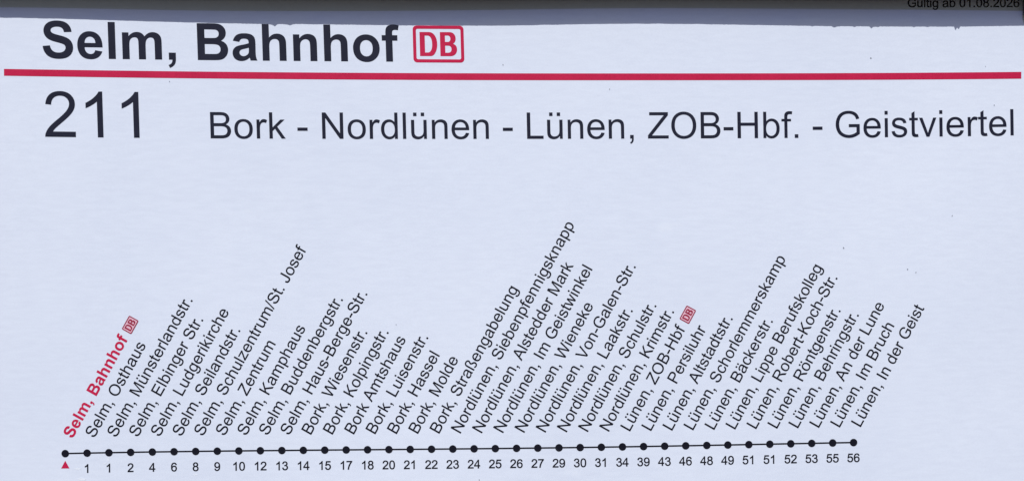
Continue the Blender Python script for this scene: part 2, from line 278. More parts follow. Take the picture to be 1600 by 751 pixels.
'm': "M 422 0 L 422 3319 L 925 3319 L 925 2853 Q 1081 3097 1340 3245 Q 1600 3394 1931 3394 Q 2300 3394 2536 3241 Q 2772 3088 2869 2813 Q 3263 3394 3894 3394 Q 4388 3394 4653 3120 Q 4919 2847 4919 2278 L 4919 0 L 4359 0 L 4359 2091 Q 4359 2428 4304 2576 Q 4250 2725 4106 2815 Q 3963 2906 3769 2906 Q 3419 2906 3187 2673 Q 2956 2441 2956 1928 L 2956 0 L 2394 0 L 2394 2156 Q 2394 2531 2256 2718 Q 2119 2906 1806 2906 Q 1569 2906 1367 2781 Q 1166 2656 1075 2415 Q 984 2175 984 1722 L 984 0 L 422 0 Z",
'n': "M 422 0 L 422 3319 L 928 3319 L 928 2847 Q 1294 3394 1984 3394 Q 2284 3394 2536 3286 Q 2788 3178 2913 3003 Q 3038 2828 3088 2588 Q 3119 2431 3119 2041 L 3119 0 L 2556 0 L 2556 2019 Q 2556 2363 2490 2533 Q 2425 2703 2258 2804 Q 2091 2906 1866 2906 Q 1506 2906 1245 2678 Q 984 2450 984 1813 L 984 0 L 422 0 Z",
'o': "M 213 1659 Q 213 2581 725 3025 Q 1153 3394 1769 3394 Q 2453 3394 2887 2945 Q 3322 2497 3322 1706 Q 3322 1066 3130 698 Q 2938 331 2570 128 Q 2203 -75 1769 -75 Q 1072 -75 642 372 Q 213 819 213 1659 Z M 791 1659 Q 791 1022 1069 705 Q 1347 388 1769 388 Q 2188 388 2466 706 Q 2744 1025 2744 1678 Q 2744 2294 2464 2611 Q 2184 2928 1769 2928 Q 1347 2928 1069 2612 Q 791 2297 791 1659 Z",
'p': "M 422 -1272 L 422 3319 L 934 3319 L 934 2888 Q 1116 3141 1344 3267 Q 1572 3394 1897 3394 Q 2322 3394 2647 3175 Q 2972 2956 3137 2557 Q 3303 2159 3303 1684 Q 3303 1175 3120 767 Q 2938 359 2589 142 Q 2241 -75 1856 -75 Q 1575 -75 1351 44 Q 1128 163 984 344 L 984 -1272 L 422 -1272 Z M 931 1641 Q 931 1000 1190 694 Q 1450 388 1819 388 Q 2194 388 2461 705 Q 2728 1022 2728 1688 Q 2728 2322 2467 2637 Q 2206 2953 1844 2953 Q 1484 2953 1207 2617 Q 931 2281 931 1641 Z",
'r': "M 416 0 L 416 3319 L 922 3319 L 922 2816 Q 1116 3169 1280 3281 Q 1444 3394 1641 3394 Q 1925 3394 2219 3213 L 2025 2691 Q 1819 2813 1613 2813 Q 1428 2813 1281 2702 Q 1134 2591 1072 2394 Q 978 2094 978 1738 L 978 0 L 416 0 Z",
's': "M 197 991 L 753 1078 Q 800 744 1014 566 Q 1228 388 1613 388 Q 2000 388 2187 545 Q 2375 703 2375 916 Q 2375 1106 2209 1216 Q 2094 1291 1634 1406 Q 1016 1563 777 1677 Q 538 1791 414 1992 Q 291 2194 291 2438 Q 291 2659 392 2848 Q 494 3038 669 3163 Q 800 3259 1026 3326 Q 1253 3394 1513 3394 Q 1903 3394 2198 3281 Q 2494 3169 2634 2976 Q 2775 2784 2828 2463 L 2278 2388 Q 2241 2644 2061 2787 Q 1881 2931 1553 2931 Q 1166 2931 1000 2803 Q 834 2675 834 2503 Q 834 2394 903 2306 Q 972 2216 1119 2156 Q 1203 2125 1616 2013 Q 2213 1853 2448 1751 Q 2684 1650 2818 1456 Q 2953 1263 2953 975 Q 2953 694 2789 445 Q 2625 197 2315 61 Q 2006 -75 1616 -75 Q 969 -75 630 194 Q 291 463 197 991 Z",
't': "M 1650 503 L 1731 6 Q 1494 -44 1306 -44 Q 1000 -44 831 53 Q 663 150 594 308 Q 525 466 525 972 L 525 2881 L 113 2881 L 113 3319 L 525 3319 L 525 4141 L 1084 4478 L 1084 3319 L 1650 3319 L 1650 2881 L 1084 2881 L 1084 941 Q 1084 700 1114 631 Q 1144 563 1211 522 Q 1278 481 1403 481 Q 1497 481 1650 503 Z",
'u': "M 2597 0 L 2597 488 Q 2209 -75 1544 -75 Q 1250 -75 995 37 Q 741 150 617 320 Q 494 491 444 738 Q 409 903 409 1263 L 409 3319 L 972 3319 L 972 1478 Q 972 1038 1006 884 Q 1059 663 1231 536 Q 1403 409 1656 409 Q 1909 409 2131 539 Q 2353 669 2445 892 Q 2538 1116 2538 1541 L 2538 3319 L 3100 3319 L 3100 0 L 2597 0 Z",
'v': "M 1344 0 L 81 3319 L 675 3319 L 1388 1331 Q 1503 1009 1600 663 Q 1675 925 1809 1294 L 2547 3319 L 3125 3319 L 1869 0 L 1344 0 Z",
'w': "M 1034 0 L 19 3319 L 600 3319 L 1128 1403 L 1325 691 Q 1338 744 1497 1375 L 2025 3319 L 2603 3319 L 3100 1394 L 3266 759 L 3456 1400 L 4025 3319 L 4572 3319 L 3534 0 L 2950 0 L 2422 1988 L 2294 2553 L 1622 0 L 1034 0 Z",
'z': "M 125 0 L 125 456 L 2238 2881 Q 1878 2863 1603 2863 L 250 2863 L 250 3319 L 2963 3319 L 2963 2947 L 1166 841 L 819 456 Q 1197 484 1528 484 L 3063 484 L 3063 0 L 125 0 Z",
'ß': "M 422 0 L 422 3203 Q 422 3900 775 4279 Q 1128 4659 1725 4659 Q 2300 4659 2650 4359 Q 3000 4059 3000 3616 Q 3000 3325 2740 3000 Q 2520 2730 2520 2560 Q 2520 2430 2620 2330 Q 2720 2230 3050 2010 Q 3380 1780 3510 1560 Q 3640 1340 3640 1050 Q 3640 570 3310 247 Q 2980 -75 2480 -75 Q 1950 -75 1560 275 L 1810 700 Q 2150 388 2480 388 Q 2760 388 2920 570 Q 3078 750 3078 1000 Q 3078 1200 2980 1340 Q 2880 1480 2560 1690 Q 2220 1910 2090 2100 Q 1960 2290 1960 2530 Q 1960 2830 2220 3160 Q 2440 3440 2440 3640 Q 2440 3880 2240 4040 Q 2040 4197 1730 4197 Q 1360 4197 1172 3960 Q 984 3720 984 3190 L 984 0 Z",
}
def dots(cx, y=3960, h=620, d=660, wdt=590):
    return ' '.join(f"M {x-wdt/2} {y} L {x-wdt/2} {y+h} L {x+wdt/2} {y+h} L {x+wdt/2} {y} Z" for x in (cx - d, cx + d))
REG['ü'] = REG['u'] + ' ' + dots(1755)
REG['ö'] = REG['o'] + ' ' + dots(1768)
REG['ä'] = REG['a'] + ' ' + dots(1720)
REG_W = {' ': 278, '.': 278, ',': 278, '-': 333, '/': 278, 'ß': 611, 'ü': 556, 'ö': 556, 'ä': 556}
REG_W.update({c: 556 for c in '0123456789abdeghnopu'})
REG_W.update(dict(A=667, B=667, E=667, G=778, H=722, I=278, J=500, K=667, L=556, M=833, N=722, O=778, P=667, R=722, S=667,
                  V=667, W=944, Z=611, c=500, f=278, i=222, k=500, l=222, m=833, r=333, s=500, t=278, v=500, w=722, z=500))
BOLD = {
'S': "M 231 1491 L 1131 1578 Q 1213 1125 1461 912 Q 1709 700 2131 700 Q 2578 700 2804 889 Q 3031 1078 3031 1331 Q 3031 1494 2936 1608 Q 2841 1722 2603 1806 Q 2441 1863 1863 2006 Q 1119 2191 819 2459 Q 397 2838 397 3381 Q 397 3731 595 4036 Q 794 4341 1167 4500 Q 1541 4659 2069 4659 Q 2931 4659 3367 4281 Q 3803 3903 3825 3272 L 2900 3231 Q 2841 3584 2645 3739 Q 2450 3894 2059 3894 Q 1656 3894 1428 3728 Q 1281 3622 1281 3444 Q 1281 3281 1419 3166 Q 1594 3019 2269 2859 Q 2944 2700 3267 2529 Q 3591 2359 3773 2064 Q 3956 1769 3956 1334 Q 3956 941 3737 597 Q 3519 253 3119 86 Q 2719 -81 2122 -81 Q 1253 -81 787 320 Q 322 722 231 1491 Z",
'e': "M 2381 1056 L 3256 909 Q 3088 428 2723 176 Q 2359 -75 1813 -75 Q 947 -75 531 491 Q 203 944 203 1634 Q 203 2459 634 2926 Q 1066 3394 1725 3394 Q 2466 3394 2894 2905 Q 3322 2416 3303 1406 L 1103 1406 Q 1113 1016 1316 798 Q 1519 581 1822 581 Q 2028 581 2168 693 Q 2309 806 2381 1056 Z M 2431 1944 Q 2422 2325 2234 2523 Q 2047 2722 1778 2722 Q 1491 2722 1303 2513 Q 1116 2303 1119 1944 L 2431 1944 Z",
'l': "M 459 0 L 459 4581 L 1338 4581 L 1338 0 L 459 0 Z",
'm': "M 394 3319 L 1203 3319 L 1203 2866 Q 1638 3394 2238 3394 Q 2556 3394 2790 3262 Q 3025 3131 3175 2866 Q 3394 3131 3647 3262 Q 3900 3394 4188 3394 Q 4553 3394 4806 3245 Q 5059 3097 5184 2809 Q 5275 2597 5275 2122 L 5275 0 L 4397 0 L 4397 1897 Q 4397 2391 4306 2534 Q 4184 2722 3931 2722 Q 3747 2722 3584 2609 Q 3422 2497 3350 2280 Q 3278 2063 3278 1594 L 3278 0 L 2400 0 L 2400 1819 Q 2400 2303 2353 2443 Q 2306 2584 2207 2653 Q 2109 2722 1941 2722 Q 1738 2722 1575 2612 Q 1413 2503 1342 2297 Q 1272 2091 1272 1613 L 1272 0 L 394 0 L 394 3319 Z",
',': "M 425 878 L 1303 878 L 1303 250 Q 1303 -131 1237 -351 Q 1172 -572 989 -747 Q 806 -922 522 -1022 L 350 -659 Q 619 -572 733 -419 Q 847 -266 853 0 L 425 0 L 425 878 Z",
'B': "M 469 4581 L 2300 4581 Q 2844 4581 3111 4536 Q 3378 4491 3589 4347 Q 3800 4203 3940 3964 Q 4081 3725 4081 3428 Q 4081 3106 3907 2837 Q 3734 2569 3438 2434 Q 3856 2313 4081 2019 Q 4306 1725 4306 1328 Q 4306 1016 4161 720 Q 4016 425 3764 248 Q 3513 72 3144 31 Q 2913 6 2028 0 L 469 0 L 469 4581 Z M 1394 3819 L 1394 2759 L 2000 2759 Q 2541 2759 2672 2775 Q 2909 2803 3045 2939 Q 3181 3075 3181 3297 Q 3181 3509 3064 3642 Q 2947 3775 2716 3803 Q 2578 3819 1925 3819 L 1394 3819 Z M 1394 1997 L 1394 772 L 2250 772 Q 2750 772 2884 800 Q 3091 838 3220 983 Q 3350 1128 3350 1372 Q 3350 1578 3250 1722 Q 3150 1866 2961 1931 Q 2772 1997 2141 1997 L 1394 1997 Z",
'a': "M 1116 2306 L 319 2450 Q 453 2931 781 3162 Q 1109 3394 1756 3394 Q 2344 3394 2631 3255 Q 2919 3116 3036 2902 Q 3153 2688 3153 2116 L 3144 1091 Q 3144 653 3186 445 Q 3228 238 3344 0 L 2475 0 Q 2441 88 2391 259 Q 2369 338 2359 363 Q 2134 144 1878 34 Q 1622 -75 1331 -75 Q 819 -75 523 203 Q 228 481 228 906 Q 228 1188 362 1408 Q 497 1628 739 1745 Q 981 1863 1438 1950 Q 2053 2066 2291 2166 L 2291 2253 Q 2291 2506 2166 2614 Q 2041 2722 1694 2722 Q 1459 2722 1328 2630 Q 1197 2538 1116 2306 Z M 2291 1594 Q 2122 1538 1756 1459 Q 1391 1381 1278 1306 Q 1106 1184 1106 997 Q 1106 813 1243 678 Q 1381 544 1594 544 Q 1831 544 2047 700 Q 2206 819 2256 991 Q 2291 1103 2291 1419 L 2291 1594 Z",
'h': "M 1334 4581 L 1334 2897 Q 1759 3394 2350 3394 Q 2653 3394 2897 3281 Q 3141 3169 3264 2994 Q 3388 2819 3433 2606 Q 3478 2394 3478 1947 L 3478 0 L 2600 0 L 2600 1753 Q 2600 2275 2550 2415 Q 2500 2556 2373 2639 Q 2247 2722 2056 2722 Q 1838 2722 1666 2615 Q 1494 2509 1414 2295 Q 1334 2081 1334 1663 L 1334 0 L 456 0 L 456 4581 L 1334 4581 Z",
'n': "M 3478 0 L 2600 0 L 2600 1694 Q 2600 2231 2544 2389 Q 2488 2547 2361 2634 Q 2234 2722 2056 2722 Q 1828 2722 1647 2597 Q 1466 2472 1398 2265 Q 1331 2059 1331 1503 L 1331 0 L 453 0 L 453 3319 L 1269 3319 L 1269 2831 Q 1703 3394 2363 3394 Q 2653 3394 2893 3289 Q 3134 3184 3257 3021 Q 3381 2859 3429 2653 Q 3478 2447 3478 2063 L 3478 0 Z",
'o': "M 256 1706 Q 256 2144 472 2553 Q 688 2963 1083 3178 Q 1478 3394 1966 3394 Q 2719 3394 3200 2905 Q 3681 2416 3681 1669 Q 3681 916 3195 420 Q 2709 -75 1972 -75 Q 1516 -75 1102 131 Q 688 338 472 736 Q 256 1134 256 1706 Z M 1156 1659 Q 1156 1166 1390 903 Q 1625 641 1969 641 Q 2313 641 2545 903 Q 2778 1166 2778 1666 Q 2778 2153 2545 2415 Q 2313 2678 1969 2678 Q 1625 2678 1390 2415 Q 1156 2153 1156 1659 Z",
'f': "M 75 3319 L 563 3319 L 563 3569 Q 563 3988 652 4194 Q 741 4400 980 4529 Q 1219 4659 1584 4659 Q 1959 4659 2319 4547 L 2200 3934 Q 1991 3984 1797 3984 Q 1606 3984 1523 3895 Q 1441 3806 1441 3553 L 1441 3319 L 2097 3319 L 2097 2628 L 1441 2628 L 1441 0 L 563 0 L 563 2628 L 75 2628 L 75 3319 Z",
}
BOLD_W = {'S': 667, 'e': 556, 'l': 278, 'm': 889, ',': 278, ' ': 278, 'B': 722, 'a': 556, 'h': 611, 'n': 611, 'o': 611, 'f': 333}

def contours(path, steps=7):
    out, cur = [], []
    tok = path.split()
    i = 0
    while i < len(tok):
        c = tok[i]
        if c in 'ML':
            p = (float(tok[i + 1]), float(tok[i + 2]))
            if c == 'M':
                cur = []
            cur.append(p)
            i += 3
        elif c == 'Q':
            a, q, b = cur[-1], (float(tok[i + 1]), float(tok[i + 2])), (float(tok[i + 3]), float(tok[i + 4]))
            for k in range(1, steps + 1):
                t = k / steps
                cur.append(((1 - t) ** 2 * a[0] + 2 * t * (1 - t) * q[0] + t * t * b[0],
                            (1 - t) ** 2 * a[1] + 2 * t * (1 - t) * q[1] + t * t * b[1]))
            i += 5
        else:
            if (cur[0][0] - cur[-1][0]) ** 2 + (cur[0][1] - cur[-1][1]) ** 2 < 1:
                cur.pop()
            out.append(cur)
            i += 1
    return out

def spread(lp, loops, d):
    """ink gain: push an outline outwards (a counter inwards) by d"""
    area = sum(a[0] * b[1] - b[0] * a[1] for a, b in zip(lp, lp[1:] + lp[:1]))
    hole = any(o is not lp and all(min(q[k] for q in o) < lp[0][k] < max(q[k] for q in o) for k in (0, 1)) for o in loops)
    sg = (1 if area > 0 else -1) * (-1 if hole else 1)
    out = []
    for i, p in enumerate(lp):
        a, b = lp[i - 1], lp[(i + 1) % len(lp)]
        n1 = Vector((p[1] - a[1], a[0] - p[0])).normalized()
        n2 = Vector((b[1] - p[1], p[0] - b[0])).normalized()
        m = (n1 + n2)
        k = max(0.35, (1 + n1.dot(n2)) / 2) * 2
        out.append((p[0] + sg * d * m[0] / k * 1.0, p[1] + sg * d * m[1] / k * 1.0))
    return out

def fill(loops):
    """triangles of the area inside an odd number of the outlines"""
    pts = [Vector(p) for lp in loops for p in lp]
    edges, k = [], 0
    for lp in loops:
        edges += [(k + i, k + (i + 1) % len(lp)) for i in range(len(lp))]
        k += len(lp)
    vv, _, tt, *_r = delaunay_2d_cdt(pts, edges, [], 0, 1e-7)
    keep = []
    for f in tt:
        cx, cy = sum(vv[i][0] for i in f) / 3, sum(vv[i][1] for i in f) / 3
        odd = False
        for lp in loops:
            for a, b in zip(lp, lp[1:] + lp[:1]):
                if (a[1] > cy) != (b[1] > cy) and cx < a[0] + (cy - a[1]) * (b[0] - a[0]) / (b[1] - a[1]):
                    odd = not odd
        if odd:
            keep.append(tuple(f))
    return [(v[0], v[1]) for v in vv], keep

CACHE = {}
def glyph(font, ch, gain=0.0):
    if (font, ch, gain) not in CACHE:
        loops = contours((REG if font == 'r' else BOLD)[ch])
        loops = [spread(lp, loops, gain * 6400) for lp in loops]
        vv, tt = fill(loops)
        CACHE[font, ch, gain] = ([(x / 6400, y / 6400) for x, y in vv], tt)
    return CACHE[font, ch, gain]

def width(font, s):
    return sum((REG_W if font == 'r' else BOLD_W)[c] for c in s) / 1000

def text(name, s, font, place, m, parent, lift=0.00005, label=None, gain=0.0):
    """place(e, h): (ems along the line, ems above the baseline) -> layout units"""
    polys, x = [], 0.0
    for ch in s:
        if ch != ' ':
            vv, tt = glyph(font, ch, gain)
            polys.append(([place(x + a, b) for a, b in vv], tt))
        x += (REG_W if font == 'r' else BOLD_W)[ch] / 1000
    o = from_polys(name, polys, m, parent, lift)
    if label:
        o['label'] = label
    return o

def curve(points, deg):
    p = np.polyfit([a for a, _ in points], [b for _, b in points], deg)
    return lambda x: float(np.polyval(p, x))

# ------------------------------------------------------------------ the notice case (its rim shades the top of the sheet)
def box(bm, x0, x1, y0, y1, z0, z1, bev=0.0):
    vs_ = [bm.verts.new((x, y, z)) for x in (x0, x1) for y in (y0, y1) for z in (z0, z1)]
    fs = [bm.faces.new([vs_[i] for i in q]) for q in ((0, 1, 3, 2), (4, 6, 7, 5), (0, 4, 5, 1), (2, 3, 7, 6), (0, 2, 6, 4), (1, 5, 7, 3))]
    bmesh.ops.recalc_face_normals(bm, faces=fs)
    if bev:
        es = list({e for f in fs for e in f.edges})
        bmesh.ops.bevel(bm, geom=es, offset=bev, segments=2, affect='EDGES', profile=0.5)

def mesh_of(bm, name):
    me = bpy.data.meshes.new(name)
    bm.to_mesh(me)
    bm.free()
    return me

def X(u): return (u - MIDX) * UNIT
def Z(v): return (MIDY - v) * UNIT      # relative to the case's own origin

case = bpy.data.objects.new('notice_case', None)
C.objects.link(case)
case.location = (0, 0, HEIGHT)
case['label'] = 'dark metal notice case, its upper rim shading the top edge of the timetable sheet'
case['category'] = 'notice case'

LIP = 0.009                                  # how far the rim stands out from the sheet
DROP = LIP * SUN.z / -SUN.y / UNIT           # length of its shadow, in layout units
SHIFT = LIP * SUN.x / SUN.y / UNIT           # sideways shift of that shadow
L, R, T, B_ = -46, 1646, -78, 1124           # the opening of the case
bm = bmesh.new(); box(bm, X(L - 60), X(R + 60), 0.0032, 0.0062, Z(B_ + 60), Z(T - 60))
link('back_panel', mesh_of(bm, 'back_panel'), PANEL, case)

RIM_EDGE = curve([(0, 14.3), (100, 14.9), (300, 15.6), (500, 15.9), (750, 16.2), (950, 14.6), (1100, 14.0), (1350, 14.4), (1600, 17)], 5)
def rim_edge(u): return RIM_EDGE(min(max(u, -60), 1660)) - DROP
bm = bmesh.new()
N = 60
prof = []
for k in range(N + 1):
    u = L - 60 + (R - L + 120) * k / N
    v = rim_edge(u + SHIFT)
    yf, yb = -LIP, 0.003
    prof.append([bm.verts.new(p) for p in ((X(u), yf, Z(v)), (X(u), yf - 0.004, Z(v - 24)), (X(u), yf - 0.004, Z(T - 60)), (X(u), yb, Z(T - 60)), (X(u), yb, Z(T)), (X(u), yf + 0.0015, Z(T)))])
for a, b in zip(prof, prof[1:]):
    for i in range(6):
        bm.faces.new((a[i], b[i], b[(i + 1) % 6], a[(i + 1) % 6]))
bm.faces.new(prof[0]); bm.faces.new(prof[-1][::-1])
bmesh.ops.recalc_face_normals(bm, faces=bm.faces[:])
link('top_rim', mesh_of(bm, 'top_rim'), METAL, case)
for x0, x1 in ((L - 60, L), (R, R + 60)):
    bm = bmesh.new(); box(bm, X(x0), X(x1), -0.0075, 0.003, Z(B_), Z(T - 1), 0.0008)
    link('side_rim', mesh_of(bm, 'side_rim'), METAL, case)
bm = bmesh.new(); box(bm, X(L - 60), X(R + 60), -0.0075, 0.003, Z(B_ + 60), Z(B_ + 1), 0.0008)
link('bottom_rim', mesh_of(bm, 'bottom_rim'), METAL, case)

# out-of-view smoky strip added for its shadow; lower edge shaped to that shadow's outline
SHADE_EDGE_PTS = [(-60, 28.6), (0, 30.4), (100, 31.4), (200, 33), (300, 34.4), (400, 36.0), (500, 36.6), (600, 38.2), (700, 39.8), (800, 40.2), (900, 39.2), (1000, 38.6),
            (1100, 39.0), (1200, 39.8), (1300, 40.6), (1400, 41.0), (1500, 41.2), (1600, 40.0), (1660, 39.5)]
def shade_edge(u):
    us, vs_ = zip(*SHADE_EDGE_PTS)
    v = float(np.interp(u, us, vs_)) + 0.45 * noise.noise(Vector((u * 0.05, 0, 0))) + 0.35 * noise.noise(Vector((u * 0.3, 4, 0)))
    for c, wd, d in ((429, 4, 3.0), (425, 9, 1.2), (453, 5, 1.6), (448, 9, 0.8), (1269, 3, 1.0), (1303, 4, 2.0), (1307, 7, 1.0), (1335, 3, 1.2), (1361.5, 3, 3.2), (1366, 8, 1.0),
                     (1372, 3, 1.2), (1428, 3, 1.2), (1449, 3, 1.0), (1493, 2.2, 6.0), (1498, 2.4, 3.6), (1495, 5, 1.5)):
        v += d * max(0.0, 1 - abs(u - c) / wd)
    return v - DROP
strip_obj = bpy.data.objects.new('shade_strip', None)
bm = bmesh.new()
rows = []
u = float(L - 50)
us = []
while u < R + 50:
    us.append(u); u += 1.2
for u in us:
    v0, v1 = rim_edge(u + SHIFT) - 3, shade_edge(u + SHIFT)
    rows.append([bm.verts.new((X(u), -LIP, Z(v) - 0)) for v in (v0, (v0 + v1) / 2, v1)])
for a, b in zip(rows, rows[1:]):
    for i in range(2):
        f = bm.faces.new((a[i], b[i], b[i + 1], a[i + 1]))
bpy.data.objects.remove(strip_obj)
me = mesh_of(bm, 'shade_strip')
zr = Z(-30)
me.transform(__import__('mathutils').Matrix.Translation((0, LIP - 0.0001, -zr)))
strip_obj = link('shade_strip', me, SHADE_STRIP, case)
strip_obj.location = (0, -LIP + 0.0001, zr)
strip_obj['label'] = 'smoky grey strip added to shade the top of the sheet'

# dark block added to stand in for the shade in the right-hand upper corner
bm = bmesh.new(); box(bm, X(1596), X(1646), -0.0032, -0.0009, Z(25), Z(-66), 0.0005)
link('corner_shade_block', mesh_of(bm, 'corner_shade_block'), METAL, case)

# ------------------------------------------------------------------ the timetable sheet
sheet = bpy.data.objects.new('timetable_sheet', None)
C.objects.link(sheet)
sheet.location = (0, 0, HEIGHT)
WORLD_AT['timetable_sheet'] = Vector((0, 0, HEIGHT))
sheet['label'] = 'white bus line timetable sheet with bold heading, red rule and row of slanted stop names'
sheet['category'] = 'timetable'

U0, U1, V0, V1 = -39, 1639, -66, 1112
NX, NY = 120, 84
front, back = [], []
verts, faces = [], []
for j in range(NY + 1):
    for i in range(NX + 1):
        p = pt(U0 + (U1 - U0) * i / NX, V0 + (V1 - V0) * j / NY)
        p.z -= HEIGHT
        verts.append(p)
K = len(verts)
verts += [v + Vector((0, 0.0003, 0)) for v in verts]
def gi(i, j): return j * (NX + 1) + i
for j in range(NY):
    for i in range(NX):
        a, b, c, d = gi(i, j), gi(i + 1, j), gi(i + 1, j + 1), gi(i, j + 1)
        faces.append((a, d, c, b))
        faces.append((a + K, b + K, c + K, d + K))
ring = [gi(i, 0) for i in range(NX)] + [gi(NX, j) for j in range(NY)] + [gi(i, NY) for i in range(NX, 0, -1)] + [gi(0, j) for j in range(NY, 0, -1)]
for a, b in zip(ring, ring[1:] + ring[:1]):
    faces.append((a, b, b + K, a + K))
me = bpy.data.meshes.new('paper')
me.from_pydata(verts, [], faces)
me.polygons.foreach_set('use_smooth', [True] * len(me.polygons))
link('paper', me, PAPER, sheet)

# heading
TITLE_BASE = curve([(66, 91.2), (175, 92.2), (320, 94.0), (420, 95.1), (535, 95.7), (612, 96.4)], 2)
TITLE_X = curve([(0.036, 66.6), (3.0193, 307.8), (7.030, 623.6)], 2)
def title_place(e, h):
    x = TITLE_X(e)
    return (x - 0.033 * (h - 0.4) * 80, TITLE_BASE(x) - h * (80.8 - 0.0022 * (x - 66)))
text('heading', 'Selm, Bahnhof', 'b', title_place, INK, sheet)

# railway logo: a framed pair of letters
def rounded(x0, y0, x1, y1, r, n=7):
    out = []
    for cx, cy, a0 in ((x1 - r, y1 - r, 0), (x0 + r, y1 - r, 90), (x0 + r, y0 + r, 180), (x1 - r, y0 + r, 270)):
        for k in range(n + 1):
            a = math.radians(a0 + 90 * k / n)
            out.append((cx + r * math.cos(a), cy + r * math.sin(a)))
    return out
LOGO_D = "M 0 0 L 16.5 0 Q 21.5 0 24.5 6 Q 27.4 11.5 27.4 19 Q 27.4 27 24 32 Q 20.5 37.5 14.5 37.5 L 0 37.5 Z M 8 5.6 L 8 32 L 12.3 32 Q 15.5 32 17.5 28.5 Q 19.4 25 19.4 18.6 Q 19.4 12.5 17.5 9 Q 15.6 5.6 12.3 5.6 Z"
LOGO_B = "M 0 0 L 15.5 0 Q 20.5 0 23.4 3 Q 26.4 6 26.4 10.8 Q 26.4 17.6 20.2 19.4 Q 24.6 21.8 24.6 27.6 Q 24.6 32 22 34.7 Q 19.4 37.5 15 37.5 L 0 37.5 Z M 7.8 5.4 L 7.8 16.4 L 12.6 16.4 Q 15 16.4 16.3 14.9 Q 17.6 13.4 17.6 10.9 Q 17.6 8.4 16.2 6.9 Q 14.8 5.4 12.3 5.4 Z M 7.8 22.2 L 7.8 32.2 L 12 32.2 Q 14 32.2 15.1 30.8 Q 16.3 29.4 16.3 27.2 Q 16.3 25 15.1 23.6 Q 13.9 22.2 12 22.2 Z"
def logo(name, place, parent, m, frame=5.0, ground=None, thin=0.0, label=None):
    """80 x 57.5 layout units before place(x right, y up) sets it down"""
    polys = []
    o_, i_ = rounded(0, 0, 80, 57.5, 6.0), rounded(frame, frame, 80 - frame, 57.5 - frame, 2.6)
    vv, tt = fill([o_, i_])
    polys.append(([place(*p) for p in vv], tt))
    for path, ox in ((LOGO_D, 10.6), (LOGO_B, 42.6)):
        vv, tt = fill([[(ox + a, 10.0 + b) for a, b in c] for c in contours(path)])
        polys.append(([place(*p) for p in vv], tt))
    o = from_polys(name, polys, m, parent, 0.00009 if ground else 0.00005)
    if label:
        o['label'] = label
    if ground:
        vv, tt = fill([rounded(frame * 0.5, frame * 0.5, 80 - frame * 0.5, 57.5 - frame * 0.5, 4)])
        return o, (vv, tt)
    return o
def big_logo(x, y):
    return (645.6 - 0.028 * (y - 28) + x * 0.995 - 0.9 + 0.6, 97.6 + 0.006 * x - y * 1.0)
logo('railway_logo', big_logo, sheet, RED)

# red rule
RULE = curve([(7, 113.5), (200, 115.9), (400, 118.1), (600, 119.3), (800, 120.0), (1000, 120.4), (1200, 120.2), (1400, 119.2), (1596, 117.8)], 4)
def ribbon(fn, u0, u1, th, n=90):
    vv, tt = [], []
    for k in range(n + 1):
        u = u0 + (u1 - u0) * k / n
        vv += [(u, fn(u) - th / 2), (u, fn(u) + th / 2)]
        if k:
            a = 2 * k - 2
            tt += [(a, a + 1, a + 3), (a, a + 3, a + 2)]
    return vv, tt
from_polys('red_rule', [ribbon(RULE, 7, 1596, 10.6)], RED, sheet, 0.00005)

# line number and route
LINE_BASE = curve([(80, 214.0), (250, 215.2), (330, 216.2), (503, 217), (760, 217), (823, 216.7), (1160, 216.3), (1386, 214.2), (1582, 211.6)], 4)
def number_place(e, h):
    x = 67.9 + e * 101.1
    return (x - 0.030 * h * 100, LINE_BASE(x) - h * 99.6)
text('line_number', '211', 'r', number_place, INK, sheet)
ROUTE_X = np.array([2.85020416e-03, -1.51949406e-01, 5.96832998e+01, 3.24422185e+02])
def route_place(e, h):
    x = float(np.polyval(ROUTE_X, e))
    lean = 0.030 - 0.014 * min(1, (x - 320) / 800)
    return (x - lean * h * 57, LINE_BASE(x) - h * 57.4)
text('route_title', 'Bork - Nordlünen - Lünen, ZOB-Hbf. - Geistviertel', 'r', route_place, INK, sheet)
text('validity_date', 'Gültig ab 01.08.2026', 'r', lambda e, h: (1417.7 + e * 18.95 - 0.015 * h * 19, 11.4 - h * 18.9), FINE_INK, sheet, gain=0.014)

